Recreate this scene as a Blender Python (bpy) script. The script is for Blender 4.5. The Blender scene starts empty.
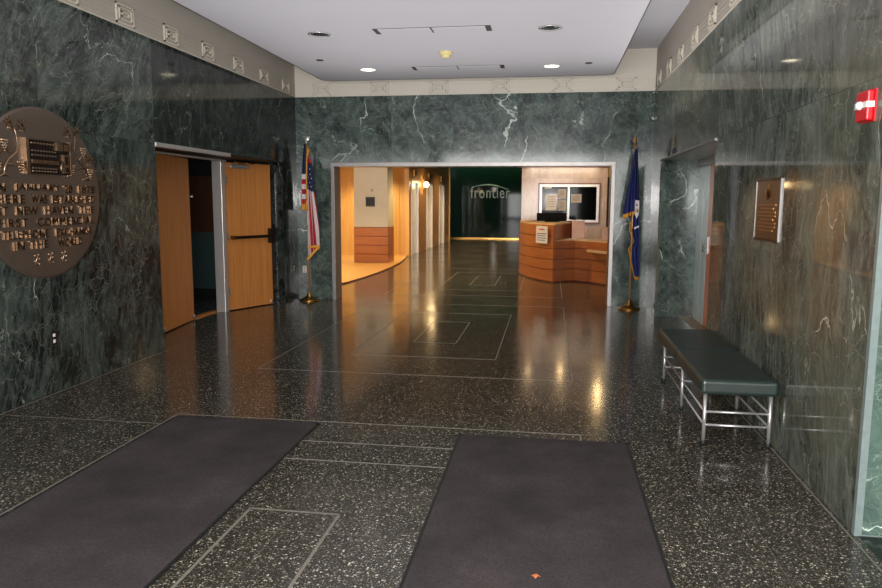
import bpy, bmesh, math, random
from mathutils import Vector, Matrix
random.seed(7)
S = bpy.context.scene
COL = S.collection
PI = math.pi

# ------------------------------------------------------------------ materials
class N:
    def __init__(self, name):
        self.m = bpy.data.materials.new(name)
        self.m.use_nodes = True
        self.t = self.m.node_tree
        self.t.nodes.clear()
        self.out = self.t.nodes.new('ShaderNodeOutputMaterial')
        self.b = self.t.nodes.new('ShaderNodeBsdfPrincipled')
        self.t.links.new(self.b.outputs[0], self.out.inputs[0])
    def n(self, kind, **kw):
        o = self.t.nodes.new('ShaderNode' + kind)
        for k, v in kw.items(): setattr(o, k, v)
        return o
    def set(self, sock, v):
        if hasattr(v, 'is_output'): self.t.links.new(v, sock)
        else: sock.default_value = v
    def math(self, op, a, b=0.0, c=0.0):
        o = self.n('Math', operation=op)
        self.set(o.inputs[0], a); self.set(o.inputs[1], b); self.set(o.inputs[2], c)
        return o.outputs[0]
    def vmath(self, op, a, b=(0, 0, 0)):
        o = self.n('VectorMath', operation=op)
        self.set(o.inputs[0], a); self.set(o.inputs[1], b)
        return o.outputs[0]
    def pos(self): return self.n('NewGeometry').outputs['Position']
    def obj(self): return self.n('TexCoord').outputs['Object']
    def noise(self, vec, scale, detail=4, rough=.55, dist=0.0):
        o = self.n('TexNoise')
        self.set(o.inputs['Vector'], vec)
        o.inputs['Scale'].default_value = scale
        o.inputs['Detail'].default_value = detail
        o.inputs['Roughness'].default_value = rough
        o.inputs['Distortion'].default_value = dist
        return o.outputs['Fac']
    def scale(self, vec, s): return self.vmath('MULTIPLY', vec, s)
    def rng(self, v, a, b, c=0., d=1.):
        o = self.n('MapRange'); o.clamp = True
        self.set(o.inputs[0], v)
        for i, x in enumerate((a, b, c, d)): o.inputs[1 + i].default_value = x
        return o.outputs[0]
    def ramp(self, fac, stops):
        o = self.n('ValToRGB'); self.set(o.inputs[0], fac)
        e = o.color_ramp.elements
        while len(e) < len(stops): e.new(.5)
        for q, (p, c) in zip(e, stops): q.position = p; q.color = (*c, 1)
        return o.outputs[0]
    def mix(self, fac, a, b, mode='MIX'):
        o = self.n('Mix', data_type='RGBA', blend_type=mode)
        self.set(o.inputs[0], fac)
        self.set(o.inputs[6], a if hasattr(a, 'is_output') else (*a, 1))
        self.set(o.inputs[7], b if hasattr(b, 'is_output') else (*b, 1))
        return o.outputs[2]
    def done(self, color, rough=.4, metal=0., spec=.5, coat=0., coat_rough=.05, emit=None, estr=0., bump=None, bstr=.1, bdist=.01):
        b = self.b
        self.set(b.inputs['Base Color'], color if hasattr(color, 'is_output') else (*color, 1))
        self.set(b.inputs['Roughness'], rough)
        b.inputs['Metallic'].default_value = metal
        b.inputs['Specular IOR Level'].default_value = spec
        b.inputs['Coat Weight'].default_value = coat
        b.inputs['Coat Roughness'].default_value = coat_rough
        if emit is not None:
            self.set(b.inputs['Emission Color'], emit if hasattr(emit, 'is_output') else (*emit, 1))
            b.inputs['Emission Strength'].default_value = estr
        if bump is not None:
            o = self.n('Bump'); o.inputs['Strength'].default_value = bstr; o.inputs['Distance'].default_value = bdist
            self.set(o.inputs['Height'], bump); self.t.links.new(o.outputs[0], b.inputs['Normal'])
        return self.m

def lin(r, g, b):
    f = lambda c: ((c / 255 + .055) / 1.055) ** 2.4 if c > 10 else c / 255 / 12.92
    return (f(r), f(g), f(b))

def plain(name, rgb, rough=.5, metal=0., spec=.5, var=.12, scale=6., emit=None, estr=0., coat=0.):
    m = N(name)
    c = lin(*rgb)
    f = m.noise(m.obj(), scale, 3)
    col = m.mix(f, tuple(x * (1 - var) for x in c), tuple(min(1, x * (1 + var)) for x in c))
    return m.done(col, rough, metal, spec, coat, emit=emit, estr=estr)

def marble(name, axis, dark, mid, light, vein, pw, poff, rough=.14, warm=None, rowoff=0.0, mottle=2.2, grain=0.0, crack=1.0, spec=.5, tone=.45, lean=.6, tall=.55, coat=.0, lo=.4, hi=.6, zone=None, thick=.006):
    """polished slab marble; slabs of width pw along the wall axis, rows split at the door-head joint.
    grain adds fine upright streaks, crack the pale hairline network"""
    m = N(name)
    p = m.pos()
    sx = m.n('SeparateXYZ'); m.set(sx.inputs[0], p)
    al = sx.outputs[0] if axis == 'x' else sx.outputs[1]
    k = m.math('DIVIDE', m.math('SUBTRACT', al, poff), pw)
    r = m.math('DIVIDE', m.math('SUBTRACT', sx.outputs[2], rowoff), 2.25)
    cb = m.n('CombineXYZ'); m.set(cb.inputs[0], m.math('FLOOR', k)); m.set(cb.inputs[1], m.math('FLOOR', r))
    wn = m.n('TexWhiteNoise'); m.set(wn.inputs['Vector'], cb.outputs[0])
    v = m.vmath('ADD', p, m.scale(wn.outputs['Color'], (9, 9, 9)))
    rt = m.n('VectorRotate', rotation_type='AXIS_ANGLE')
    m.set(rt.inputs['Vector'], v); rt.inputs['Axis'].default_value = (0, 1, 0) if axis == 'x' else (1, 0, 0)
    m.set(rt.inputs['Angle'], m.math('MULTIPLY_ADD', m.math('SUBTRACT', wn.outputs['Value'], .5), 1.3 * lean, lean * .4))
    vs = m.scale(rt.outputs[0], (1, 1, tall))
    wob = m.n('TexNoise'); m.set(wob.inputs['Vector'], vs); wob.inputs['Scale'].default_value = 2.2; wob.inputs['Detail'].default_value = 5
    vw = m.vmath('ADD', vs, m.scale(m.vmath('SUBTRACT', wob.outputs['Color'], (.5, .5, .5)), (.42, .42, .42)))
    f1 = m.noise(vw, mottle, 10, .66)
    f2 = m.noise(vw, mottle * 3.7, 8, .7)
    base = m.mix(m.rng(f1, lo, hi), dark, mid)
    base = m.mix(m.rng(f2, .46, .72, 0, .6), base, light)
    if grain:
        g = m.noise(m.scale(vw, (7, 7, .8)), 2.6, 7, .72)
        base = m.mix(m.rng(g, .5, .68, 0, grain), base, light)
        base = m.mix(m.rng(g, .48, .3, 0, grain), base, dark)
    if warm:
        base = m.mix(m.rng(m.noise(m.scale(p, (.5, .5, .9)), 1.0, 5), .46, .66, 0, .6), base, warm)
    def cracks(sc, w, vec, lo, hi):
        vo = m.n('TexVoronoi', feature='DISTANCE_TO_EDGE'); m.set(vo.inputs['Vector'], vec); vo.inputs['Scale'].default_value = sc
        line = m.rng(vo.outputs['Distance'], 0, w * sc, 1, 0)
        return m.math('MULTIPLY', line, m.rng(m.noise(m.vmath('ADD', v, (sc, 1, 2)), 1.4 + sc * .25, 4), lo, hi))
    big = m.vmath('ADD', vs, m.scale(m.vmath('SUBTRACT', wob.outputs['Color'], (.5, .5, .5)), (.8, .8, .8)))
    col = base
    for (sc, w, vec, lo, hi, st) in ((16.0, .0013, vw, .42, .6, .45), (9.0, .0015, vw, .44, .6, .6), (4.2, .0018, vw, .46, .6, .7), (1.7, .0032, big, .48, .58, .9), (.8, thick, big, .5, .6, 1.0)):
        col = m.mix(m.math('MULTIPLY', cracks(sc, w, vec, lo, hi), min(1, st * crack)), col, vein if sc > 1 else tuple(min(1, x * 1.6) for x in vein))
    br = m.math('MULTIPLY_ADD', wn.outputs['Value'], tone, 1 - tone * .55)
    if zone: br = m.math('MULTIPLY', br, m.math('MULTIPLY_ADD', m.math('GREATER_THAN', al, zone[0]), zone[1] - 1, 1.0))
    cc = m.n('CombineXYZ')
    for i in range(3): m.set(cc.inputs[i], br)
    col = m.mix(1.0, col, cc.outputs[0], 'MULTIPLY')
    def joint(q, w):
        fr = m.math('FRACT', q)
        d = m.math('MINIMUM', fr, m.math('SUBTRACT', 1.0, fr))
        return m.rng(d, w * .5, w, .5, 0)
    j = m.math('MAXIMUM', joint(k, .003 / pw), joint(r, .0014))
    col = m.mix(j, col, tuple(x * .4 for x in dark))
    return m.done(col, m.rng(f2, .3, .8, rough * .75, rough * 1.4), spec=spec, coat=coat, coat_rough=.05)

def wood(name, a, b, grain=(14, 14, .8), rough=.35, coat=.15):
    m = N(name)
    v = m.scale(m.pos(), grain)
    f = m.noise(v, 1.6, 6, .6, .6)
    g = m.noise(m.scale(m.pos(), tuple(x * 5 for x in grain)), 2.0, 3)
    col = m.mix(m.rng(f, .3, .7), lin(*a), lin(*b))
    col = m.mix(m.rng(g, .5, .8, 0, .3), col, tuple(x * .6 for x in lin(*a)))
    return m.done(col, rough, coat=coat)

M = {}
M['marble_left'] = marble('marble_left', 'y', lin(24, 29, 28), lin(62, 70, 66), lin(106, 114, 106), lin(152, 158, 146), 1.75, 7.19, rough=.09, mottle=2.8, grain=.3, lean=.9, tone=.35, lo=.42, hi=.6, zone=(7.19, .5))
M['marble_right'] = marble('marble_right', 'y', lin(46, 52, 47), lin(90, 96, 87), lin(126, 130, 118), lin(164, 168, 154), 1.80, 7.12, rough=.05, warm=lin(104, 98, 78), mottle=2.4, grain=.6, crack=.75, tall=.6, lean=.5, spec=.18, tone=.25, lo=.4, hi=.62)
M['marble_back'] = marble('marble_back', 'x', lin(38, 47, 45), lin(80, 95, 90), lin(118, 133, 127), lin(174, 182, 174), 1.02, -3.6, rough=.1, rowoff=.03, mottle=3.2, crack=.9, lean=1.2, tall=.8, tone=.25, lo=.38, hi=.64, thick=.014)
M['marble_pier'] = marble('marble_pier', 'x', lin(50, 66, 60), lin(78, 98, 90), lin(106, 124, 114), lin(160, 172, 162), 2.6, 1.2, rough=.12, mottle=1.8, lean=1.6, tall=1.2)
M['marble_edge'] = plain('pale_marble_edge', (112, 124, 122), .3, scale=25, var=.25)
M['marble_beige'] = marble('marble_beige', 'x', lin(168, 140, 122), lin(190, 164, 144), lin(204, 180, 160), lin(214, 196, 178), 1.3, -.74, rough=.2, grain=.3, crack=.3, lean=.1, tall=.4, tone=.1)

def terrazzo():
    m = N('terrazzo')
    p = m.pos()
    def chips(sc, thr, sz):
        v = m.n('TexVoronoi', voronoi_dimensions='2D'); m.set(v.inputs['Vector'], m.vmath('ADD', p, (sc, sc * 2, 0)))
        v.inputs['Scale'].default_value = sc
        s = m.n('SeparateColor'); m.set(s.inputs[0], v.outputs['Color'])
        ok = m.math('GREATER_THAN', s.outputs[0], thr)
        size = m.math('MULTIPLY', s.outputs[1], sz)
        inside = m.math('LESS_THAN', v.outputs['Distance'], size)
        return m.math('MULTIPLY', ok, inside), s.outputs[2]
    c1, v1 = chips(86, .56, .56)
    c2, v2 = chips(150, .5, .56)
    base = m.mix(m.noise(p, 40, 3), lin(33, 31, 28), lin(56, 53, 47))
    chipcol = m.ramp(v1, [(0, lin(76, 74, 66)), (.45, lin(112, 106, 94)), (.8, lin(158, 150, 134)), (1, lin(196, 192, 178))])
    chipcol2 = m.ramp(v2, [(0, lin(60, 57, 51)), (.6, lin(92, 86, 76)), (1, lin(138, 128, 112))])
    col = m.mix(c2, base, chipcol2); col = m.mix(c1, col, chipcol)
    wear = m.noise(p, .8, 4)
    # narrow poured-panel joints, hardly visible
    sx = m.n('SeparateXYZ'); m.set(sx.inputs[0], p)
    def ln(q, per, off, w):
        f = m.math('FRACT', m.math('DIVIDE', m.math('SUBTRACT', q, off), per))
        return m.math('LESS_THAN', m.math('ABSOLUTE', m.math('SUBTRACT', f, .5)), w / per)
    j = m.math('MAXIMUM', ln(sx.outputs[0], 1.2, -1.92, .0025), ln(sx.outputs[1], 1.5, 4.0, .0025))
    col = m.mix(m.math('MULTIPLY', j, .35), col, lin(120, 116, 104))
    return m.done(col, m.rng(wear, .3, .7, .09, .2), spec=.5)
M['terrazzo'] = terrazzo()
M['zinc_strip'] = plain('zinc_strip', (122, 118, 108), .4, .2, scale=30)
M['black_granite'] = plain('black_granite', (16, 20, 19), .15, scale=40, var=.4)

M['door_wood'] = wood('maple_veneer', (182, 112, 52), (206, 138, 72), (16, 16, .7), .5, .0)
M['door_wood_dark'] = wood('maple_veneer_reddish', (190, 104, 50), (212, 124, 64), (16, 16, .7), .36)  # redder maple tint for the right recess doors
M['desk_wood'] = wood('cherry_veneer', (140, 78, 42), (168, 98, 54), (1.0, 1.0, 22), .3)
M['desk_top'] = wood('pale_counter_edge', (196, 160, 110), (214, 182, 134), (3, 3, 3), .3)
M['wall_wood'] = wood('honey_wood_panel', (190, 138, 70), (212, 164, 92), (9, 9, .5), .4)
M['platform_wood'] = wood('pale_plank_floor', (176, 130, 66), (200, 154, 86), (2.2, 9, 2), .4)
M['column_wood'] = wood('cherry_column_cladding', (146, 84, 46), (168, 102, 60), (1.0, 1.0, 22), .35)
M['plaster'] = plain('off_white_plaster', (176, 166, 146), .8, scale=3)
M['plaster_warm'] = plain('yellow_plaster', (206, 166, 96), .8, scale=3)
M['ceil'] = plain('ceiling_paint', (196, 194, 200), .85, scale=2, var=.03)
M['cornice_back_lit'] = plain('cornice_plaster_back_lit', (206, 199, 187), .7, scale=4, var=.04)  # paler plaster; the frontal light on the back cornice is put into its colour
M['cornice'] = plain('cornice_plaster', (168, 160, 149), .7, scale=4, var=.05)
M['cornice_lit'] = plain('cornice_relief_lit', (196, 188, 174), .65, scale=9, var=.06)  # lighter copy of the cornice plaster, painting in light caught by the reliefs
M['black'] = plain('black_void', (7, 7, 8), .6)
M['black_rubber'] = plain('black_rubber', (16, 16, 16), .6)
M['rim'] = plain('dark_rim', (58, 50, 50), .7)

def brushed(name, rgb, rough=.28, axis=(40, 40, .6), metal=.6):
    m = N(name)
    c = lin(*rgb)
    f = m.noise(m.scale(m.obj(), axis), 4, 3)
    return m.done(m.mix(f, tuple(x * .82 for x in c), c), m.rng(f, .3, .7, rough * .8, rough * 1.25), metal)
M['steel'] = brushed('brushed_steel', (148, 144, 142), .36)
M['steel_bright'] = brushed('bright_brushed_steel', (206, 200, 196), .32, metal=.45)
M['steel_teal'] = brushed('brushed_steel_cool', (196, 212, 212), .3, metal=.4)
M['steel_lift'] = brushed('lift_door_steel', (232, 226, 216), .3, metal=.25)
M['chrome'] = plain('chrome', (190, 188, 188), .25, .7, var=.03)
M['bronze'] = plain('satin_bronze', (124, 110, 98), .44, .75, var=.16, scale=3)
M['bronze_hi'] = plain('polished_and_lit_bronze', (186, 158, 132), .3, 1., var=.1)
M['bronze_face'] = plain('bronze_letter_face', (50, 40, 32), .45, .8, var=.1)
M['plaque_bronze'] = plain('plaque_bronze', (74, 50, 32), .3, .7, var=.25)
M['bronze_dark'] = plain('dark_bronze', (46, 36, 30), .4, .7, var=.2)
M['bronze_wall'] = plain('bronze_cladding', (150, 112, 66), .36, .15, var=.15, scale=2)
M['brass'] = plain('brass', (200, 154, 84), .22, 1., var=.08)
M['brass_dull'] = plain('aged_brass', (160, 116, 58), .3, 1., var=.12)
M['mat'] = None
def carpet():
    m = N('ribbed_carpet_mat')
    p = m.pos()
    f = m.noise(p, 70, 6, .75); g = m.noise(p, 2.3, 5, .65)
    w = m.n('TexWave', wave_type='BANDS', bands_direction='X'); m.set(w.inputs['Vector'], p); w.inputs['Scale'].default_value = 40; w.inputs['Distortion'].default_value = 1.0
    col = m.mix(m.rng(g, .3, .7), lin(52, 47, 48), lin(76, 69, 69))
    col = m.mix(m.rng(f, .4, .65, 0, .7), col, lin(44, 39, 40))
    col = m.mix(m.math('MULTIPLY', w.outputs['Fac'], .16), col, lin(34, 30, 33))
    return m.done(col, .95, spec=.15, bump=f, bstr=.5, bdist=.004)
M['mat'] = carpet()
def leather():
    m = N('dark_green_vinyl')
    p = m.obj()
    f = m.noise(p, 90, 3); g = m.noise(p, 5, 4)
    w = m.noise(m.scale(p, (2, 14, 2)), 1.5, 3, .5, .8)
    col = m.mix(g, lin(26, 38, 35), lin(38, 50, 46))
    h = m.math('ADD', m.math('MULTIPLY', f, .12), w)
    return m.done(col, .34, spec=.5, bump=h, bstr=.35, bdist=.012)
M['vinyl'] = leather()
M['vinyl_pipe'] = plain('green_vinyl_piping', (30, 46, 43), .4)
M['red'] = plain('red_plastic', (196, 24, 34), .35)
M['pink'] = plain('red_plastic_edge', (226, 60, 80), .35)
M['white'] = plain('white_plastic', (226, 222, 212), .4)
M['lens'] = plain('clear_strobe_lens', (210, 214, 216), .12, spec=.8)
M['pole_brass'] = plain('pole_brass', (178, 138, 88), .35, .35, var=.08)
M['flag_red'] = plain('flag_red', (168, 22, 40), .75, scale=30)
M['flag_white'] = plain('flag_white', (214, 204, 204), .75, scale=30)
M['flag_navy'] = plain('flag_navy', (22, 30, 72), .75, scale=30)
M['flag_blue'] = plain('flag_blue', (18, 32, 92), .65, scale=30)
M['fringe'] = plain('gold_fringe', (214, 150, 46), .6, scale=120, var=.35)
M['paper'] = plain('white_paper', (206, 198, 190), .8, var=.03)
M['paper_grey'] = plain('grey_paper', (170, 158, 146), .8, var=.05)
M['paper_pink'] = plain('pinkish_card', (216, 178, 160), .8, var=.05)
M['paper_yellow'] = plain('yellow_paper', (226, 184, 110), .8, var=.08)
M['ink_blue'] = plain('blue_ink', (90, 110, 160), .8)
M['ink_red'] = plain('red_ink', (170, 60, 50), .8)
M['ink_grey'] = plain('grey_ink', (90, 84, 82), .8)
M['dark_glass'] = plain('dark_glass', (5, 5, 6), .08, spec=.12)
M['monitor'] = plain('black_plastic', (8, 8, 9), .7, spec=.15)
M['frame_wood'] = wood('red_brown_frame', (96, 40, 24), (120, 54, 32))
M['chair_red'] = plain('maroon_fabric', (110, 40, 30), .8)
M['wain_teal'] = plain('teal_wainscot', (44, 66, 66), .7, var=.1)
M['wain_brown'] = wood('brown_panel', (64, 40, 24), (82, 54, 34))
M['green_glass'] = None
def gglass():
    m = N('dark_green_glass')
    p = m.pos()
    col = m.mix(m.noise(m.scale(p, (.6, 1, .3)), 1.2, 3), lin(16, 40, 34), lin(22, 50, 42))
    return m.done(col, .05, spec=.2)
M['green_glass'] = gglass()
M['letter'] = plain('frosted_letter', (176, 190, 182), .4, .25)
M['upper_hall'] = plain('grey_green_plaster', (128, 128, 100), .7)
M['glow'] = plain('lamp_glow', (255, 226, 170), .5, emit=(1, .72, .34), estr=4.)
M['lampface'] = plain('downlight_glow', (255, 240, 205), .5, emit=(1, .9, .68), estr=4.)
M['lamp_off'] = plain('downlight_reflector', (120, 120, 124), .15, 1., var=.1)
M['detector'] = plain('aged_ivory_plastic', (214, 196, 140), .45)
M['leaf'] = plain('dry_leaf_orange', (196, 110, 66), .7)
M['ivory'] = plain('ivory_plate', (206, 196, 176), .4)

# ------------------------------------------------------------------ mesh builder
class MB:
    def __init__(self):
        self.v = []; self.f = []; self.mi = []; self.sm = []
    def add(self, verts, faces, mi=0, smooth=False):
        o = len(self.v); self.v += [Vector(p) for p in verts]
        for f in faces: self.f.append([o + i for i in f]); self.mi.append(mi); self.sm.append(smooth)
        return self
    def box(self, x0, x1, y0, y1, z0, z1, mi=0):
        v = [(x, y, z) for z in (z0, z1) for y in (y0, y1) for x in (x0, x1)]
        return self.add(v, [(0, 2, 3, 1), (4, 5, 7, 6), (0, 1, 5, 4), (2, 6, 7, 3), (0, 4, 6, 2), (1, 3, 7, 5)], mi)
    def obb(self, c, ax, ay, az, mi=0):
        c, ax, ay, az = map(Vector, (c, ax, ay, az))
        v = [c + ax * sx + ay * sy + az * sz for sz in (-1, 1) for sy in (-1, 1) for sx in (-1, 1)]
        return self.add(v, [(0, 2, 3, 1), (4, 5, 7, 6), (0, 1, 5, 4), (2, 6, 7, 3), (0, 4, 6, 2), (1, 3, 7, 5)], mi)
    def prism(self, poly, z0, z1, mi=0, smooth=False):
        n = len(poly)
        v = [(x, y, z0) for x, y in poly] + [(x, y, z1) for x, y in poly]
        self.add(v, [tuple(range(n))[::-1], tuple(range(n, 2 * n))], mi)
        return self.add(v, [(i, (i + 1) % n, n + (i + 1) % n, n + i) for i in range(n)], mi, smooth)
    def tube(self, path, r, seg=10, mi=0, cap=True):
        path = [Vector(p) for p in path]; rs = r if isinstance(r, (list, tuple)) else [r] * len(path)
        rings = []
        for i, p in enumerate(path):
            d = (path[min(i + 1, len(path) - 1)] - path[max(i - 1, 0)]).normalized()
            a = d.orthogonal().normalized() if abs(d.z) < .99 else Vector((1, 0, 0))
            if abs(d.z) < .99: a = d.cross(Vector((0, 0, 1))).normalized()
            b = d.cross(a)
            rings.append([p + (a * math.cos(2 * PI * k / seg) + b * math.sin(2 * PI * k / seg)) * rs[i] for k in range(seg)])
        v = [q for R in rings for q in R]; f = []
        for i in range(len(path) - 1):
            for k in range(seg):
                f.append((i * seg + k, i * seg + (k + 1) % seg, (i + 1) * seg + (k + 1) % seg, (i + 1) * seg + k))
        self.add(v, f, mi, True)
        if cap:
            self.add(rings[0], [tuple(range(seg))[::-1]], mi); self.add(rings[-1], [tuple(range(seg))], mi)
        return self
    def lathe(self, c, prof, seg=24, mi=0, axis='z', flip=1):
        c = Vector(c); v = []; f = []
        for (r, h) in prof:
            for k in range(seg):
                a = 2 * PI * k / seg; p, q = r * math.cos(a), r * math.sin(a); h2 = h * flip
                v.append(c + (Vector((p, q, h2)) if axis == 'z' else Vector((h2, p, q)) if axis == 'x' else Vector((p, h2, q))))
        for i in range(len(prof) - 1):
            for k in range(seg): f.append((i * seg + k, i * seg + (k + 1) % seg, (i + 1) * seg + (k + 1) % seg, (i + 1) * seg + k))
        return self.add(v, f, mi, True)
    def ball(self, c, r, sc=(1, 1, 1), seg=12, mi=0):
        pr = [(max(1e-4, math.sin(PI * i / 8)) * r, -math.cos(PI * i / 8) * r) for i in range(9)]
        o = len(self.v); self.lathe((0, 0, 0), pr, seg, mi)
        for i in range(o, len(self.v)): p = self.v[i]; self.v[i] = Vector((p.x * sc[0] + c[0], p.y * sc[1] + c[1], p.z * sc[2] + c[2]))
        return self
    def grid(self, fn, nu, nv, mi=0, mif=None, smooth=True):
        v = [fn(i / nu, j / nv) for j in range(nv + 1) for i in range(nu + 1)]
        o = len(self.v); self.v += [Vector(p) for p in v]
        for j in range(nv):
            for i in range(nu):
                a = o + j * (nu + 1) + i
                self.f.append([a, a + 1, a + nu + 2, a + nu + 1]); self.mi.append(mif((i + .5) / nu, (j + .5) / nv) if mif else mi); self.sm.append(smooth)
        return self
    def build(self, name, mat, parent=None, bevel=0, seg=2, solid=0, subd=0):
        me = bpy.data.meshes.new(name)
        off = LOC.get(parent.name, Vector()) if parent else Vector()
        me.from_pydata([tuple(p - off) for p in self.v], [], self.f)
        for m in (mat if isinstance(mat, list) else [mat]): me.materials.append(M[m])
        for p, a, s in zip(me.polygons, self.mi, self.sm): p.material_index = a; p.use_smooth = s
        bm = bmesh.new(); bm.from_mesh(me)
        if not solid: bmesh.ops.remove_doubles(bm, verts=bm.verts, dist=1e-6)
        bmesh.ops.recalc_face_normals(bm, faces=bm.faces); bm.to_mesh(me); bm.free()
        o = bpy.data.objects.new(name, me); COL.objects.link(o)
        if parent: o.parent = parent; LOC[o.name] = off
        else: LOC[o.name] = Vector()
        if solid:
            q = o.modifiers.new('thick', 'SOLIDIFY'); q.thickness = solid; q.offset = 0
        if bevel:
            q = o.modifiers.new('bevel', 'BEVEL'); q.width = bevel; q.segments = seg; q.limit_method = 'ANGLE'; q.angle_limit = .7
        if subd:
            q = o.modifiers.new('sub', 'SUBSURF'); q.levels = subd; q.render_levels = subd
        return o
LOC = {}

def thing(name, label, cat, loc, group=None):
    o = bpy.data.objects.new(name, None); COL.objects.link(o)
    o.location = loc; LOC[o.name] = Vector(loc); o.empty_display_size = .1
    o['label'] = label; o['category'] = cat
    if group: o['group'] = group
    return o
def tag(o, label, cat, group=None):
    o['label'] = label; o['category'] = cat
    if group: o['group'] = group
    return o
def struct(name, mb, mat, **kw):
    o = mb.build(name, mat, **kw); o['kind'] = 'structure'; return o
def sempty(name, loc):
    o = bpy.data.objects.new(name, None); COL.objects.link(o); o.location = loc; LOC[o.name] = Vector(loc); o['kind'] = 'structure'; return o

BASIS = {'+x': ((0, 1, 0), (0, 0, 1), (1, 0, 0)), '-x': ((0, -1, 0), (0, 0, 1), (-1, 0, 0)), '-y': ((1, 0, 0), (0, 0, 1), (0, -1, 0))}
def text_mb(txt, facing, center, width, height, depth, mi=0, space=1.0, mb=None):
    """letters as mesh, fitted to width x height, standing depth proud of the point center"""
    cu = bpy.data.curves.new('t', 'FONT'); cu.body = txt; cu.extrude = .02; cu.space_character = space; cu.resolution_u = 3
    ob = bpy.data.objects.new('t', cu); COL.objects.link(ob)
    dg = bpy.context.evaluated_depsgraph_get(); me = bpy.data.meshes.new_from_object(ob.evaluated_get(dg))
    bpy.data.objects.remove(ob); bpy.data.curves.remove(cu)
    xs = [v.co.x for v in me.vertices]; ys = [v.co.y for v in me.vertices]; zs = [v.co.z for v in me.vertices]
    ex, ey, ez = map(Vector, BASIS[facing]); c = Vector(center)
    sx = width / (max(xs) - min(xs)); sy = height / (max(ys) - min(ys)); sz = depth / (max(zs) - min(zs))
    mx = (max(xs) + min(xs)) / 2; my = (max(ys) + min(ys)) / 2; mz = min(zs)
    mb = mb or MB()
    mb.add([c + ex * (v.co.x - mx) * sx + ey * (v.co.y - my) * sy + ez * (v.co.z - mz) * sz for v in me.vertices], [tuple(p.vertices) for p in me.polygons], mi)
    bpy.data.meshes.remove(me)
    return mb

# ------------------------------------------------------------------ key dimensions (metres; camera stands at the origin)
XL, XR, YB = -4.197, 1.54, 11.504
ZC, ZU, ZP = 3.336, 3.964, 3.533
OL, OR_, OZ = -3.602, .989, 2.276
RN, RFL, RFR, RZ = 7.19, 10.86, 10.64, 2.255
DX = .53
YF = -3.2
PY = 3.643

# ------------------------------------------------------------------ setting: floor
fl = MB(); fl.box(-9, 4.5, YF, 33, -.12, 0)
def strip(x0, y0, x1, y1, w=.012):
    h = w / 2
    fl.box(min(x0, x1) - (h if x0 == x1 else 0), max(x0, x1) + (h if x0 == x1 else 0), min(y0, y1) - (h if y0 == y1 else 0), max(y0, y1) + (h if y0 == y1 else 0), -.004, .0008, 1)
def rect(x0, x1, y0, y1, w=.012):
    strip(x0, y0, x1, y0, w); strip(x0, y1, x1, y1, w); strip(x0, y0, x0, y1, w); strip(x1, y0, x1, y1, w)
rect(-2.83, .25, -1.5, 4.995); rect(-2.47, -.13, -1.2, 4.56); rect(-2.1, -.5, -.9, 4.215); rect(-1.565, -1.07, -.2, 3.465, .016)
rect(-2.83, .235, 6.535, 11.25); rect(-2.11, -.533, 7.33, 10.35); rect(-1.56, -1.06, 8.113, 9.6)
rect(-2.9, .235, 12.4, 17.5); rect(-2.11, -.53, 13.2, 16.5); rect(-1.56, -1.06, 14.0, 15.8)
strip(XL + .03, 0, XL + .03, RN, .012); strip(XR - .02, PY, XR - .02, RN, .012); strip(XR - .02, -2, XR - .02, PY, .008)
strip(XL, 4.75, -2.83, 4.75, .005)
fl.box(XR + .02, 4.5, YF, PY, -.02, .001, 2)
struct('floor', fl, ['terrazzo', 'zinc_strip', 'black_granite'])

# left wall with door recess
w = MB(); T = .35
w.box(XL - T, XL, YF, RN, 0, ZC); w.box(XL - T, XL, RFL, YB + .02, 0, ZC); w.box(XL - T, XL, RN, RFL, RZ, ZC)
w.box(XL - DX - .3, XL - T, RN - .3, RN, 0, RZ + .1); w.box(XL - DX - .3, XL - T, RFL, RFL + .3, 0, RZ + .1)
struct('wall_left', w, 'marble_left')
w = MB()
w.box(XR, XR + T, PY + .03, RN, 0, ZC); w.box(XR, XR + T, RFR, YB + .02, 0, ZC); w.box(XR, XR + T, RN, RFR, RZ, ZC)
w.box(XR + T, XR + DX + .3, RN - .3, RN, 0, RZ + .1)
struct('wall_right', w, 'marble_right')
struct('trim_right_recess', MB().box(XR + .03, XR + DX + .03, RFR - .012, RFR + .25, 0, RZ + .1), 'marble_back')
# right-hand pier that returns at the near end of the right wall
p = MB(); p.box(XR + .035, XR + 2.6, PY + .008, PY + .34, .0, ZC); p.box(XR, XR + .035, PY, PY + .03, 0, ZC, 1); p.box(XR + .035, XR + 2.6, PY + .002, PY + .01, 0, .006, 1)
struct('wall_pier', p, ['marble_pier', 'marble_edge', 'black_granite'])
# back wall with the wide opening
w = MB(); BT = .30
w.box(XL - T, OL, YB, YB + BT, 0, ZC); w.box(OR_, XR + T + .6, YB, YB + BT, 0, ZC); w.box(OL, OR_, YB, YB + BT, OZ, ZC)
w.box(XL - T, XR + T + .6, YB + .22, YB + BT, ZC, ZU)
struct('wall_back', w, 'marble_back')
# front of the lobby (behind the camera): glazed entrance, only its piers and head are solid
w = MB(); w.box(XL - T, XL + .3, YF - .3, YF, 0, ZU); w.box(XR, XR + .4, YF - .3, YF, 0, ZU); w.box(4.2, 4.6, YF - .3, YF, 0, ZU); w.box(XL, 4.6, YF - .3, YF, 3.3, ZU + .1)
for x in (-2.8, -1.3, .2): w.box(x - .04, x + .04, YF - .18, YF - .08, 0, 3.3)
struct('wall_front', w, 'marble_back')
w = MB(); w.box(4.2, 4.4, YF, 4.0, 0, ZU); struct('wall_side_passage', w, 'marble_pier')

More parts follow.
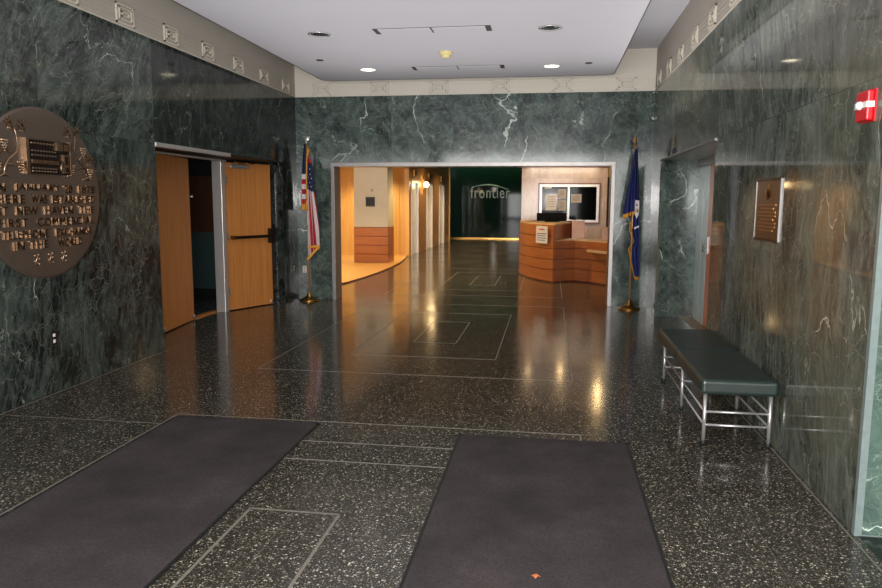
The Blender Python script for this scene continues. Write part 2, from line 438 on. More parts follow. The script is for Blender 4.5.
# cornice friezes with nested-rectangle reliefs
def motif(mb, facing, c, w=.30, h=.19):
    ex, ey, ez = map(Vector, BASIS[facing]); c = Vector(c)
    def bar(u0, u1, v0, v1, d): mb.obb(c + ex * (u0 + u1) / 2 + ey * (v0 + v1) / 2 + ez * d / 2, ex * (u1 - u0) / 2, ey * (v1 - v0) / 2, ez * d / 2, 1)
    for k, (a, b, d, t) in enumerate(((w / 2, h / 2, .016, .016), (w / 2 - .04, h / 2 - .036, .022, .013), (w / 2 - .085, h / 2 - .07, .022, .011))):
        bar(-a, a, b - t, b, d); bar(-a, a, -b, -b + t, d); bar(-a, -a + t, -b, b, d); bar(a - t, a, -b, b, d)
def frieze(name, facing, p0, p1, cs, line):
    mb = MB(); ex, ey, ez = map(Vector, BASIS[facing])
    p0, p1 = Vector(p0), Vector(p1); L = (p1 - p0); mid = (p0 + p1) / 2
    mb.obb(mid + Vector((0, 0, (ZU - ZC) / 2)) - ez * .1, L / 2, (0, 0, (ZU - ZC) / 2), ez * .1 , 0)
    mb.obb(mid + Vector((0, 0, .006)) + ez * .004, L / 2, (0, 0, .006), ez * .006, 1)
    for z in line: mb.obb(mid + Vector((0, 0, z)) + ez * .003, L / 2, (0, 0, .005), ez * .003, 0)
    for c in cs: motif(mb, facing, c)
    return struct(name, mb, ['cornice' if facing != '-y' else 'cornice_back_lit', 'cornice_lit' if facing != '-y' else 'cornice_back_lit'])
ys = [11.08 - .868 * k for k in range(16)]
frieze('trim_1', '+x', (XL, YF, ZC), (XL, YB, ZC), [(XL, y, ZC + .12) for y in ys], (.06, .1, .15, .19))
frieze('trim_2', '-x', (XR, PY, ZC), (XR, YB, ZC), [(XR, y, ZC + .12) for y in ys if y > 3.9], (.06, .1, .15, .19))
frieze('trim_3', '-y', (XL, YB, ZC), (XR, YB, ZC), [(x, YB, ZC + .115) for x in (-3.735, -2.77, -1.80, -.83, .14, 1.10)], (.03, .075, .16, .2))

# ceilings
c = MB(); r = .14; x0, x1, yb = -3.589, .882, 11.178
pts = [(x0, YF), (x1, YF)] + [(x1 - r + r * math.cos(a), yb - r + r * math.sin(a)) for a in [PI / 2 * k / 6 for k in range(7)]] + [(x0 + r + r * math.cos(a), yb - r + r * math.sin(a)) for a in [PI / 2 + PI / 2 * k / 6 for k in range(7)]]
c.prism(pts, ZP, ZP + .14)
ce = struct('ceiling', c, 'ceil')
ce2 = struct('ceiling_upper', MB().box(XL - T, 4.6, YF - .3, YB + .02, ZU, ZU + .1), 'ceil')
e = MB()
for i in range(len(pts)):
    a, b = Vector((*pts[i], 0)), Vector((*pts[(i + 1) % len(pts)], 0))
    d = (b - a); n = Vector((d.y, -d.x, 0)).normalized()
    e.obb((a + b) / 2 + Vector((0, 0, ZP + .006)) + n * .004, d / 2 + d.normalized() * .004, n * .005, (0, 0, .008))
struct('trim_4', e, 'rim')

# ------------------------------------------------------------------ wide opening: stainless frame
f = MB(); fw = .062
for x0, x1 in ((OL, OL + fw), (OR_ - fw, OR_)): f.box(x0, x1, YB - .03, YB + BT + .02, 0, OZ - fw)
f.box(OL, OR_, YB - .03, YB + BT + .02, OZ - fw, OZ)
struct('trim_5', f, 'steel', bevel=.004)

# ------------------------------------------------------------------ left door recess
f = MB()
f.box(XL - .05, XL + .012, RN, 9.0, RZ - .035, RZ + .012); f.box(XL - .05, XL + .004, 9.0, RFL, RZ - .012, RZ + .002, 1); f.box(XL - DX - .05, XL - DX + .02, RN, 9.95, RZ - .045, RZ - .012)
f.box(XL - DX, XL, RN, RFL, RZ - .01, RZ + .004, 1)
struct('trim_6', f, ['steel_bright', 'black'], bevel=.003)
f = MB(); f.box(-4.87, -4.725, 9.82, 9.95, 0, RZ - .04)
f.box(-4.95, -4.725, RN, 7.94, 0, RZ - .04)
struct('trim_7', f, 'steel_bright', bevel=.006)
f = MB(); f.box(-4.97, -4.875, 7.95, 9.95, 0, .016)  # threshold strip; its orange stands for light falling there
struct('trim_8', f, 'door_wood')

def leaf(name, a, b, h, t=.045, mat='door_wood'):
    a, b = Vector((*a, 0)), Vector((*b, 0)); d = (b - a).normalized(); n = Vector((d.y, -d.x, 0))  # n points to the lobby side
    root = sempty(name, a)
    L = (b - a).length
    mb = MB(); mb.obb((a + b) / 2 + Vector((0, 0, h / 2 + .014)) - n * t / 2, d * L / 2, n * t / 2, (0, 0, h / 2))
    mb.build('panel', mat, root, bevel=.003)
    return root, a, b, d, n
def hinge(root, p):
    MB().tube([Vector(p) - Vector((0, 0, .05)), Vector(p) + Vector((0, 0, .05))], .012).build('hinge', 'steel', root)
def foot_bolt(root, p, n):
    mb = MB(); p = Vector(p) + n * .014
    mb.tube([p + Vector((0, 0, .018)), p + Vector((0, 0, .09))], .009); mb.obb(p + Vector((0, 0, .06)), (.014, 0, 0), (0, .014, 0), (0, 0, .012))
    mb.build('foot_bolt', 'chrome', root)
d1, a, b, d, n = leaf('door_1', (-4.70, 8.02), (-4.855, 9.12), 2.192)
foot_bolt(d1, a + d * .03, n); foot_bolt(d1, b - d * .05, n)
for z in (.3, 1.1, 1.95): hinge(d1, a + n * .01 + Vector((0, 0, z)))
mb = MB(); mb.tube([b - d * .015 + n * .002 + Vector((0, 0, 1.70)), b - d * .015 + n * .05 + Vector((0, 0, 1.70))], .016); mb.build('door_knob', 'chrome', d1)
d2, a, b, d, n = leaf('door_2', (-4.725, 9.965), (-4.368, 10.77), 2.192)
foot_bolt(d2, b - d * .05, n)
for z in (.3, 1.12, 1.95): hinge(d2, a + n * .012 + Vector((0, 0, z)))
zz = 1.10; up = Vector((0, 0, 1)); L = (b - a).length
pb = MB(); pb.obb(a + d * (L * .52) + n * .055 + up * zz, d * (L * .40), n * .022, up * .022)
pbo = pb.build('push_bar', 'bronze_dark', d2, bevel=.006)
q = MB(); q.obb(b - d * .045 + n * .035 + up * (zz + .005), d * .04, n * .035, up * .115)
q.build('latch_case', 'bronze_dark', pbo, bevel=.008)
q = MB(); q.obb(a + d * .085 + n * .03 + up * zz, d * .035, n * .03, up * .03); q.build('end_cap', 'brass_dull', pbo, bevel=.006)
q = MB(); q.obb(a + d * .22 + n * .035 + up * 2.15, d * .17, n * .03, up * .03)
clo = q.build('door_closer', 'chrome', d2, bevel=.01)
q = MB(); q.tube([a + d * .12 + n * .05 + up * 2.195, a + d * .5 + n * .06 + up * 2.2], .01); q.tube([a + d * .5 + n * .06 + up * 2.2, a - d * .0 + n * .2 + up * 2.205], .01)
q.build('closer_arm', 'brass', clo)

# the dark hall seen past the half-open leaf
w = MB()
w.box(-8.5, -4.62, 11.6, 11.8, 1.1, 2.06, 1); w.box(-8.5, -4.62, 11.6, 11.8, .12, 1.1, 0); w.box(-8.5, -4.62, 11.62, 11.8, 2.06, 3.2, 2); w.box(-8.5, -4.62, 11.58, 11.8, 0, .12, 2)
w.box(-8.7, -8.5, 6.2, 11.8, 0, 3.2, 2); w.box(-8.5, XL - DX - .3, 6.0, 6.2, 0, 3.2, 2); w.box(-8.6, XL - DX - .05, 6.1, 11.8, 3.0, 3.2, 2); w.box(-4.95, -4.62, 7.2, 10.78, RZ - .02, 3.1, 2)
struct('wall_dark_hall', w, ['wain_teal', 'wain_brown', 'black'])

# ------------------------------------------------------------------ right door recess
PX = XR + DX
f = MB(); f.box(XR - .012, XR + .03, RN, RFR, RZ - .02, RZ + .005); f.box(XR, PX + .05, RN, RFR, RZ - .008, RZ + .006, 1)
f.box(PX - .03, PX + .06, RN, RFR, RZ - .11, RZ - .01); 
struct('trim_9', f, ['steel', 'steel_teal'])
f = MB(); f.box(PX, PX + .06, 9.93, 10.26, 0, RZ); f.box(PX, PX + .06, 10.27, RFR, 0, RZ); f.box(PX, PX + .06, RN, 7.95, 0, RZ)
f.box(PX + .05, PX + .07, RN, RFR, 0, RZ + .1, 1)
struct('trim_10', f, ['steel_teal', 'black'], bevel=.006)
for nm, y0, y1 in (('door_3', 8.95, 9.915), ('door_4', 7.97, 8.93)):
    r_ = sempty(nm, (PX, y0, 0))
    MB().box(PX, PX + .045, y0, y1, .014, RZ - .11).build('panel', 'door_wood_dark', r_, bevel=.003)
    yh = y1 - .07 if nm == 'door_3' else y0 + .07
    h = MB(); h.tube([(PX - .001, yh, 1.11), (PX - .06, yh, 1.11), (PX - .06, yh, 1.0)], .012); h.box(PX - .012, PX, yh - .03, yh + .03, .98, 1.2)
    h.build('door_handle', 'chrome', r_)
struct('trim_11', MB().box(PX - .16, PX, RN, RFR, 0, .008), 'brass_dull')

# ------------------------------------------------------------------ oval bronze plaque on the left wall
CY, CZ, RY, RZZ = 5.42, 1.697, .735, .706
pl = thing('oval_plaque', 'large oval bronze memorial plaque with raised lettering on left marble wall', 'plaque', (XL, CY, CZ))
mb = MB(); prof = [(1e-4, .03), (.9, .03), (.97, .028), (1.0, .018), (1.0, 0)]
sg = 96; v = []; fc = []
for (rr, hh) in prof:
    for k in range(sg):
        a_ = 2 * PI * k / sg; v.append((XL + hh, CY + RY * rr * math.cos(a_), CZ + RZZ * rr * math.sin(a_)))
for i in range(len(prof) - 1):
    for k in range(sg): fc.append((i * sg + k, i * sg + (k + 1) % sg, (i + 1) * sg + (k + 1) % sg, (i + 1) * sg + k))
mb.add(v, fc, 0, False); plate = mb.build('plate', 'bronze', pl)
FX = XL + .03
rows = [(1.742, (('ON', 4.83, 4.965), ('JANUARY', 5.068, 5.584), ('28', 5.645, 5.745), ('1878', 5.835, 6.055))),
        (1.653, (('HERE', 4.86, 5.165), ('WAS', 5.235, 5.42), ('ESTABLISHED', 5.486, 6.05))),
        (1.561, (('AT', 4.84, 4.975), ('NEW', 5.067, 5.30), ('HAVEN', 5.387, 5.74), ('THE', 5.826, 6.035))),
        (1.467, (('FIRST', 4.87, 5.18), ('COMMERCIAL', 5.286, 6.025))),
        (1.373, (('TELEPHONE', 4.90, 5.414), ('EXCHANGE', 5.506, 5.98))),
        (1.284, (('IN', 5.014, 5.122), ('THE', 5.188, 5.40), ('WORLD', 5.515, 5.84)))]
for z, ws in rows:
    for w_, y0, y1 in ws:
        m_ = text_mb(w_, '+x', (FX - .002, (y0 + y1) / 2, z), y1 - y0, .066, .013, space=1.1)
        o_ = m_.build('raised_word', ['bronze_face', 'bronze_hi'], pl)
        for p_ in o_.data.polygons: p_.material_index = 0 if p_.normal.x > .7 else 1  # letter sides get the brighter bronze, painting in the light they catch
# switchboard relief
def lb(mb, y0, y1, z0, z1, d0, d1, mi=0): mb.box(FX + d0, FX + d1, y0, y1, z0, z1, mi)
sb = MB(); lb(sb, 5.22, 5.73, 1.862, 2.135, 0, .025)
sbo = sb.build('switchboard_relief', 'bronze_dark', pl, bevel=.004)
for y0, y1, z0, z1 in ((5.195, 5.225, 1.855, 2.142), (5.722, 5.738, 1.855, 2.142)):
    q = MB(); lb(q, y0, y1, z0, z1, 0, .03); q.build('side_rail', 'bronze_hi', sbo)
for k in range(9):
    q = MB(); lb(q, 5.255 + k * .036, 5.277 + k * .036, 1.943, 1.972, .022, .034); q.build('drop_shutter', 'bronze_hi', sbo)
for z, n_, st in ((2.105, 8, .036), (2.045, 9, .034), (2.01, 9, .034), (1.905, 9, .034), (1.88, 9, .034)):
    q = MB()
    pth = []; rr = []
    for k in range(n_):
        for du, ra in ((-.012, .003), (-.006, .0075), (0, .0095), (.006, .0075), (.012, .003)): pth.append((FX + .024, 5.262 + k * st + du, z)); rr.append(ra)
    q.tube(pth, rr, 8)
    q.build('jack_row', 'bronze_hi' if z > 2.08 or z < 1.89 else 'bronze', sbo)
q = MB(); lb(q, 5.545, 5.615, 2.06, 2.128, .02, .04); q.build('meter_box', 'bronze_hi', sbo)
for k in range(3):
    q = MB(); lb(q, 5.635 + k * .03, 5.655 + k * .03, 2.065, 2.118, .02, .036); q.build('bell_bar', 'bronze_hi', sbo)
q = MB(); lb(q, 5.62, 5.69, 1.875, 2.03, .02, .036); lb(q, 5.635, 5.675, 1.945, 2.015, .036, .04, 1); lb(q, 5.635, 5.675, 1.885, 1.925, .036, .04, 1); q.build('handset_panel', ['bronze_hi', 'bronze_dark'], sbo)
q = MB(); q.tube([(FX + .028, 5.595, 1.865), (FX + .032, 5.59, 1.93), (FX + .028, 5.61, 1.97)], .007); q.build('switch_lever', 'bronze_hi', sbo)
# grape vines either side
def vine(sgn):
    c0 = 5.46
    Y = lambda u: c0 + sgn * u
    q = MB(); q.tube([(FX + .008, Y(.49), 1.835), (FX + .014, Y(.49), 1.90), (FX + .014, Y(.45), 1.96), (FX + .014, Y(.36), 2.02), (FX + .014, Y(.335), 2.09), (FX + .014, Y(.355), 2.17), (FX + .01, Y(.37), 2.225)], [.012, .009, .008, .007, .006, .006, .004], 8)
    q.tube([(FX + .006, Y(.55), 1.825), (FX + .01, Y(.5), 1.845), (FX + .006, Y(.43), 1.825)], [.003, .012, .003], 8)
    q.tube([(FX + .01, Y(.47), 1.93), (FX + .01, Y(.38), 1.92), (FX + .01, Y(.30), 1.935)], .006, 6)
    q.tube([(FX + .01, Y(.40), 2.0), (FX + .01, Y(.46), 2.05), (FX + .01, Y(.47), 2.09)], .006, 6)
    vo = q.build('grape_vine', 'bronze_hi', pl)
    for (u, z) in ((.31, 1.945), (.47, 2.105), (.555, 1.92)):
        g = MB()
        for r_i, cnt in enumerate((4, 4, 3, 2, 1)):
            for k in range(cnt): g.ball((FX + .006, Y(u) + (k - (cnt - 1) / 2) * .02, z - r_i * .02), .010, seg=7)
        g.build('grape_cluster', 'bronze_hi', vo)
    for (u, z) in ((.27, 2.235), (.40, 2.245), (.55, 2.01)):
        g = MB()
        for k in range(7):
            a_ = k * 2 * PI / 7 + .3; g.obb((FX + .008, Y(u) + .026 * math.cos(a_), z + .026 * math.sin(a_)), (.003, 0, 0), (0, .024 * math.cos(a_), .024 * math.sin(a_)), (0, -.007 * math.sin(a_), .007 * math.cos(a_)))
        g.build('vine_leaf', 'bronze_hi', vo)
vine(1); vine(-1)
for k in range(3):
    yc = 5.257 + k * .164; q = MB()
    q.tube([(FX + .005, yc - .018, 1.12), (FX + .007, yc, 1.17), (FX + .005, yc + .014, 1.222)], [.008, .006, .004], 6)
    for (u, z) in ((-.022, 1.15), (.026, 1.165), (.026, 1.125), (-.018, 1.195), (.022, 1.2)): q.ball((FX + .005, yc + u, z), .010, seg=7)
    q.build('sprig_emblem', 'bronze_hi', pl)

# ------------------------------------------------------------------ rectangular plaque on the right wall
y0, y1, z0, z1 = 5.13, 5.70, 1.385, 1.815
wp = thing('wall_plaque', 'rectangular dark bronze plaque in thin silver frame on right marble wall', 'plaque', (XR, (y0 + y1) / 2, z0))
MB().box(XR - .007, XR, y0, y1, z0, z1).build('plate', 'plaque_bronze', wp, bevel=.002)
for a_, b_ in ((y0 - .012, y0 + .008), (y1 - .008, y1 + .012)): MB().box(XR - .011, XR, a_ + .006, b_ - .006, z0, z1).build('side_frame', 'steel', wp)
for a_, b_ in ((z0 - .008, z0 + .01), (z1 - .01, z1 + .008)): MB().box(XR - .010, XR, y0, y1, a_, b_).build('rail_frame', 'bronze_dark', wp)
q = MB(); 
for k in range(8):
    wd = .40 if k % 3 else .30
    q.box(XR - .010, XR - .006, 5.415 - wd / 2, 5.415 + wd / 2, 1.45 + k * .026, 1.45 + k * .026 + .009)
q.build('raised_lines', 'brass_dull', wp)
q = MB(); q.lathe((XR - .006, 5.415, 1.725), [(.055, 0), (.05, .008), (.03, .006), (.025, .012), (1e-4, .012)], 20, axis='x', flip=-1); q.build('crest', 'brass_dull', wp)

# ------------------------------------------------------------------ fire alarm strobe
fa = thing('wall_mounted_fire_alarm', 'red fire alarm strobe mounted high on right marble wall', 'fire alarm', (XR, 3.86, 2.12))
MB().box(XR - .008, XR, 3.785, 3.93, 2.045, 2.20).build('back_plate', 'red', fa)
MB().box(XR - .04, XR - .008, 3.79, 3.925, 2.05, 2.195).build('housing', 'red', fa, bevel=.008)
MB().box(XR - .044, XR - .008, 3.787, 3.928, 2.112, 2.14).build('white_band', 'white', fa)
q = MB(); q.lathe((XR - .043, 3.86, 2.125), [(.022, 0), (.02, .014), (.012, .022), (1e-4, .024)], 14, axis='x', flip=-1); q.build('strobe_lens', 'lens', fa)

# ------------------------------------------------------------------ flags
def base_pole(root, x, y, h, mat, bmat):
    q = MB(); q.lathe((x, y, 0), [(1e-4, 0), (.165, 0), (.168, .012), (.155, .025), (.12, .04), (.075, .06), (.045, .085), (.03, .12), (.028, .15), (.021, .155)], 32)
    q.build('pole_base', bmat, root)
    MB().tube([(x, y, .1), (x, y, h)], .0135, 12).build('pole', mat, root)
    q = MB(); q.tube([(x, y, 1.2), (x, y, 1.25)], .0175, 12); q.build('pole_joint', bmat, root)

# US flag, left
fx, fy = -3.94, 11.27
us = thing('flag_stand', 'american flag hanging on a brass pole with eagle finial, left of the opening', 'flag', (fx, fy, 0))
base_pole(us, fx, fy, 2.58, 'pole_brass', 'brass')
q = MB(); q.ball((fx, fy, 2.59), .022); q.ball((fx, fy, 2.635), .02, (1, .8, 1.5)); q.ball((fx + .006, fy - .01, 2.675), .012)
for s in (-1, 1):
    q.add([(fx + s * .01, fy, 2.61), (fx + s * .05, fy + .01, 2.64), (fx + s * .06, fy + .01, 2.695), (fx + s * .045, fy, 2.68), (fx + s * .03, fy, 2.68), (fx + s * .01, fy, 2.655)], [(0, 1, 2, 3, 4, 5)])
q.build('eagle_finial', 'chrome', us)
# right-hand drape: canton above, stripes running down
def lerp_tab(t, tab):
    for (a, x), (b, y) in zip(tab, tab[1:]):
        if t <= b: return x + (y - x) * (t - a) / (b - a)
    return tab[-1][1]
z_top, z_bot = 2.36, .70
right_tab = [(0, .02), (.06, .075), (.12, .085), (.3, .10), (.5, .15), (.8, .20), (1, .215)]
def drape_us(s, t):
    wv = lerp_tab(t, right_tab); z = z_top + (z_bot - z_top) * t + s * (.21 if t > .5 else 0) * ((t - .5) * 2 if t > .5 else 0)
    x = fx + .012 + s * wv + .01 * math.sin(s * 14 + t * 3)
    y = fy - .02 - .035 * math.sin(s * 11 + 1 + t * 1.5) * (.4 + t) * .9
    return (x, y, z)
def us_mat(s, t):
    if t > .972: return 3
    if t > .955 and s > .9: return 3
    if t < .06: return 0
    if t < .31 + .04 * s: return 2
    return 0 if int(s * 5.999) % 2 == 1 else 1
q = MB(); q.grid(drape_us, 36, 80, mif=us_mat)
fo = q.build('flag_cloth', ['flag_red', 'flag_white', 'flag_navy', 'fringe'], us, solid=.004)
for (s, t) in ((.25, .10), (.7, .12), (.5, .17), (.2, .2), (.8, .21), (.45, .25), (.75, .29), (.2, .29)):
    p = Vector(drape_us(s, t)) + Vector((0, -.012, 0)); st = []
    for k in range(10):
        a_ = PI / 2 + k * PI / 5; rr = .016 if k % 2 == 0 else .007; st.append(p + Vector((rr * math.cos(a_), 0, rr * math.sin(a_))))
    MB().add(st, [tuple(range(10))]).build('star', 'flag_white', fo)
# folded gold edge near the bottom right
q = MB(); P0 = Vector(drape_us(.05, .90)) + Vector((0, -.05, .02)); P1 = Vector(drape_us(1, .99)) + Vector((.01, -.04, .0)); P2 = Vector(drape_us(0, 1)) + Vector((0, -.045, -.01))
for A, B in ((P0, P1), (P1, P2)):
    d_ = (B - A); nrm = Vector((-d_.z, 0, d_.x)).normalized()
    q.obb((A + B) / 2, d_ / 2, (0, .006, 0), nrm * .018)
q.build('fringe_edge', 'fringe', fo)
# left-hand fold: navy above, striped below
def left_fold(s, t):
    z = 2.56 + (1.50 - 2.56) * t; wv = lerp_tab(t, [(0, .02), (.2, .045), (.5, .07), (1, .085)])
    return (fx - .005 - s * wv, fy - .022 - .02 * math.sin(s * 7 + t * 2), z)
def lf_mat(s, t):
    if t > .90: return 3
    if t < .46: return 2
    return 1 if int((t - .46) / .075) % 2 == 0 else 0
q = MB(); q.grid(left_fold, 8, 53, mif=lf_mat); q.build('flag_fold', ['flag_red', 'flag_white', 'flag_navy', 'fringe'], us, solid=.004)
q = MB(); q.tube([(fx + .01, fy - .02, 2.55), (fx + .035, fy - .04, 2.48), (fx + .02, fy - .05, 2.30), (fx + .012, fy - .05, 2.0), (fx + .008, fy - .05, 1.65)], .012, 8); q.tube([(fx + .01, fy - .02, 2.53), (fx + .06, fy - .04, 2.46), (fx + .045, fy - .05, 2.36)], .012, 8)
co = q.build('gold_cord', 'fringe', us)
q = MB(); q.tube([(fx + .008, fy - .05, 1.66), (fx + .008, fy - .05, 1.62), (fx + .008, fy - .05, 1.5)], [.01, .02, .024], 10); q.build('tassel', 'fringe', co)

# state flag, right
gx, gy = 1.245, 11.25
sf = thing('flag_stand', 'dark blue gold-fringed state flag on a brass pole, right of the opening', 'flag', (gx, gy, 0))
base_pole(sf, gx, gy, 2.5, 'pole_brass', 'brass_dull')
q = MB(); q.ball((gx, gy, 2.505), .024); q.add([(gx - .03, gy, 2.56), (gx, gy - .012, 2.53), (gx + .03, gy, 2.56), (gx, gy, 2.66), (gx, gy + .012, 2.55)], [(0, 1, 3), (1, 2, 3), (2, 4, 3), (4, 0, 3), (0, 4, 1), (1, 4, 2)]); q.build('spear_finial', 'brass_dull', sf)
def drape_a(s, t):      # upper left drape
    wv = lerp_tab(t, [(0, .02), (.15, .05), (.4, .08), (.75, .14), (1, .17)])
    z = 2.45 + (1.40 - 2.45) * t + (1 - s) * .06 * t
    return (gx + .02 - s * wv, gy - .035 - .03 * math.sin(s * 9 + t * 2), z)
def drape_b(s, t):      # long right drape
    w0 = lerp_tab(t, [(0, .0), (.3, .0), (.62, .045), (.7, -.03), (.76, .05), (.85, .01), (1, -.07)])
    w1 = lerp_tab(t, [(0, .04), (.3, .08), (.6, .11), (.9, .135), (1, .12)])
    z = 2.45 + (.46 - 2.45) * t - (1 - s) * .0 + (0 if t < .9 else (1 - s) * .1 * (t - .9) * 10 * 0)
    return (gx - w0 + s * (w0 + w1), gy + .0 - .03 * math.sin(s * 10 + t * 3), z)
q = MB(); q.grid(drape_a, 20, 50, mif=lambda s, t: 1 if t > .945 else 0); q.build('flag_cloth', ['flag_blue', 'fringe'], sf, solid=.004)
q = MB(); q.grid(drape_b, 20, 80, mif=lambda s, t: 1 if (t > .55 and s < .17) or t > .975 else 0); q.build('flag_fold', ['flag_blue', 'fringe'], sf, solid=.004)
# emblem on the fold
q = MB(); ex_ = gx + .055
sh = [(-.03, 1.68), (.03, 1.68), (.034, 1.58), (.026, 1.46), (0, 1.40), (-.026, 1.46), (-.034, 1.58)]
q.add([(ex_ + x, gy - .045 - .002, z) for x, z in sh], [tuple(range(7))], 0)
em = q.build('shield_emblem', 'flag_white', sf, solid=.003)
for (u, z, m_) in ((0, 1.62, 'ink_grey'), (-.014, 1.53, 'fringe'), (.014, 1.53, 'ink_grey')):
    g = MB()
    for k in range(6): g.ball((ex_ + u + random.uniform(-.009, .009), gy - .05, z + random.uniform(-.025, .025)), .008, seg=6)
    g.build('grape_cluster', m_, em)
q = MB(); q.obb((ex_ + .005, gy - .045, 1.27), (.035, 0, .018), (0, .002, 0), (-.006, 0, .011)); q.build('motto_ribbon', 'flag_white', sf)

# ------------------------------------------------------------------ bench
bn = thing('bench', 'long dark green vinyl bench on chrome legs against the right wall', 'bench', (1.28, 5.8, 0))
bx0, bx1 = 1.03, 1.532
for (y0, y1) in ((4.865, 5.868), (5.882, 6.86)):
    q = MB(); q.box(bx0, bx1, y0, y1, .366, .475); so = q.build('seat_cushion', 'vinyl', bn, bevel=.028, seg=4)
    t_ = MB()
    for z in (.385, ):
        t_.tube([(bx0 + .004, y0 + .012, z), (bx1 - .004, y0 + .012, z)], .006, 6); t_.tube([(bx0 + .004, y0 + .012, z), (bx0 + .004, y1 - .012, z)], .006, 6)
    t_.build('piping', 'vinyl_pipe', so)
q = MB(); q.box(bx0 + .06, bx1 - .06, 4.96, 6.77, .352, .378); q.build('seat_base', 'black_rubber', bn)
lx = (1.075, 1.497); ly = (4.93, 5.765, 6.66)
for y in ly:
    for x in lx:
        q = MB(); q.tube([(x, y, .015), (x, y, .36)], .0135, 14); lo = q.build('leg', 'chrome', bn)
        q = MB(); q.tube([(x, y, 0), (x, y, .032)], .019, 12); q.build('foot', 'black_rubber', lo)
    for z in ((.235, .142) if y == ly[0] or y == ly[2] else (.235,)):
        q = MB(); q.tube([(lx[0], y, z), (lx[1], y, z)], .009, 10); q.build('cross_rail', 'chrome', bn)
for x in lx:
    for z in (.235, .142):
        q = MB(); q.tube([(x, ly[0], z), (x, ly[2], z)], .008, 10); q.build('long_rail', 'chrome', bn)

# ------------------------------------------------------------------ floor mats
for nm, lab, (a0, a1, b0, b1) in (('floor_mat', 'dark charcoal carpet runner mat lying nearer the left plaque wall', (-2.80, -1.665, -1.0, 4.93)), ('floor_mat', 'dark charcoal carpet runner mat with a dry leaf, nearer the bench', (-.605, .565, -.8, 4.85))):
    t_ = thing(nm, lab, 'floor mat', ((a0 + a1) / 2, (b0 + b1) / 2, 0), 'entrance mats')
    MB().box(a0 + .015, a1 - .015, b0 + .015, b1 - .015, .001, .011).build('carpet_pile', 'mat', t_, bevel=.003)
    e = MB(); e.box(a0, a0 + .02, b0, b1, .001, .009); e.box(a1 - .02, a1, b0, b1, .001, .009); e.box(a0, a1, b1 - .02, b1, .001, .009); e.box(a0, a1, b0, b0 + .02, .001, .009)
    e.build('rubber_edge', 'black_rubber', t_)
q = MB(); q.add([(-.02, 0, .014), (-.008, -.012, .017), (.0, -.024, .014), (.009, -.009, .018), (.024, -.004, .014), (.01, .006, .018), (.006, .022, .014), (-.006, .01, .017)], [tuple(range(8))])
for i in range(len(q.v)): q.v[i] += Vector((-.026, 2.976, 0))
tag(q.build('dry_leaf', 'leaf'), 'small orange dry leaf lying on the mat nearer the bench', 'leaf')

# ------------------------------------------------------------------ ceiling fittings
DL = [(-2.65, 8.09, False, 'unlit chrome downlight nearer the left wall'), (-.05, 8.13, False, 'unlit chrome downlight nearer the right wall'),
      (-2.65, 10.30, True, 'lit warm downlight in the ceiling nearer the left cornice'), (-.03, 10.36, True, 'lit warm downlight in the ceiling nearer the right cornice')]
for x, y, on, lab in DL:
    t_ = thing('downlight', lab, 'ceiling light', (x, y, ZP), 'recessed ceiling downlights')
    q = MB(); q.lathe((x, y, ZP), [(.125, .0), (.13, -.006), (.12, -.012), (.105, -.008), (.10, .0)], 32); q.build('trim_ring', 'chrome' if not on else 'ceil', t_)
    q = MB(); q.lathe((x, y, ZP), [(.104, -.004), (.07, -.003), (.05, -.002), (1e-4, -.002)], 28); ro = q.build('reflector', 'lampface' if on else 'lamp_off', t_)
    q = MB(); q.lathe((x, y, ZP - .003), [(.05, 0), (.045, -.006), (1e-4, -.01)], 20); q.build('lamp_lens', 'lampface' if on else 'black', ro)
for (yc, lab) in ((8.06, 'long slim white slot vent in ceiling between the unlit downlights'), (10.31, 'long slim white slot vent in ceiling between the lit downlights')):
    t_ = thing('ceiling_vent', lab, 'vent', (-1.34, yc, ZP), 'ceiling slot vents'); a0, a1 = -1.995, -.685; hw = .125
    MB().box(a0, a1, yc - hw, yc + hw, ZP - .003, ZP).build('backing', 'rim', t_)
    for s0, s1 in ((a0 + .06, -1.35), (-1.33, a1 - .06)): MB().box(s0, s1, yc - hw + .014, yc + hw - .014, ZP - .009, ZP - .002).build('blade', 'ceil', t_)
t_ = thing('smoke_detector', 'round ivory smoke detector in the middle of the ceiling', 'smoke detector', (-1.36, 9.25, ZP))
q = MB(); q.lathe((-1.36, 9.25, ZP), [(.088, 0), (.088, -.012), (.078, -.03), (.062, -.04)], 24); q.build('base_ring', 'detector', t_)
q = MB(); q.lathe((-1.36, 9.25, ZP), [(.058, -.035), (.055, -.06), (.044, -.072), (1e-4, -.074)], 24); q.build('sensor_head', 'detector', t_)
for x, y, lab in ((-3.12, 9.54, 'small flat sprinkler cover on ceiling near the left edge'), (.47, 10.2, 'small flat sprinkler cover on ceiling near the right edge')):
    q = MB(); q.lathe((x, y, ZP), [(.05, 0), (.05, -.006), (.04, -.009), (1e-4, -.009)], 20); tag(q.build('ceiling_sprinkler_cover', 'rim'), lab, 'sprinkler', 'ceiling sprinkler covers')

# ------------------------------------------------------------------ outlets
def outlet(loc, facing, lab, mat):
    ex, ey, ez = map(Vector, BASIS[facing]); c = Vector(loc)
    t_ = thing('wall_outlet', lab, 'outlet', loc, 'wall outlets')
    MB().obb(c + ez * .004, ex * .036, ey * .058, ez * .004).build('cover_plate', mat, t_, bevel=.002)
    for s in (-1, 1):
        q = MB(); q.obb(c + ez * .009 + ey * s * .026, ex * .014, ey * .015, ez * .003); q.build('socket', 'white' if mat != 'ivory' else 'paper_grey', t_, bevel=.003)
outlet((XL, 5.435, .47), '+x', 'dark outlet with two white sockets under the oval plaque', 'bronze_dark')
outlet((XL, 11.26, .54), '+x', 'dark outlet on the left wall beside the far door', 'bronze_dark')
outlet((-4.09, YB, .50), '-y', 'ivory outlet on the back wall behind the american flag', 'ivory')

# ================================================================== hall beyond the opening
HY = YB + BT
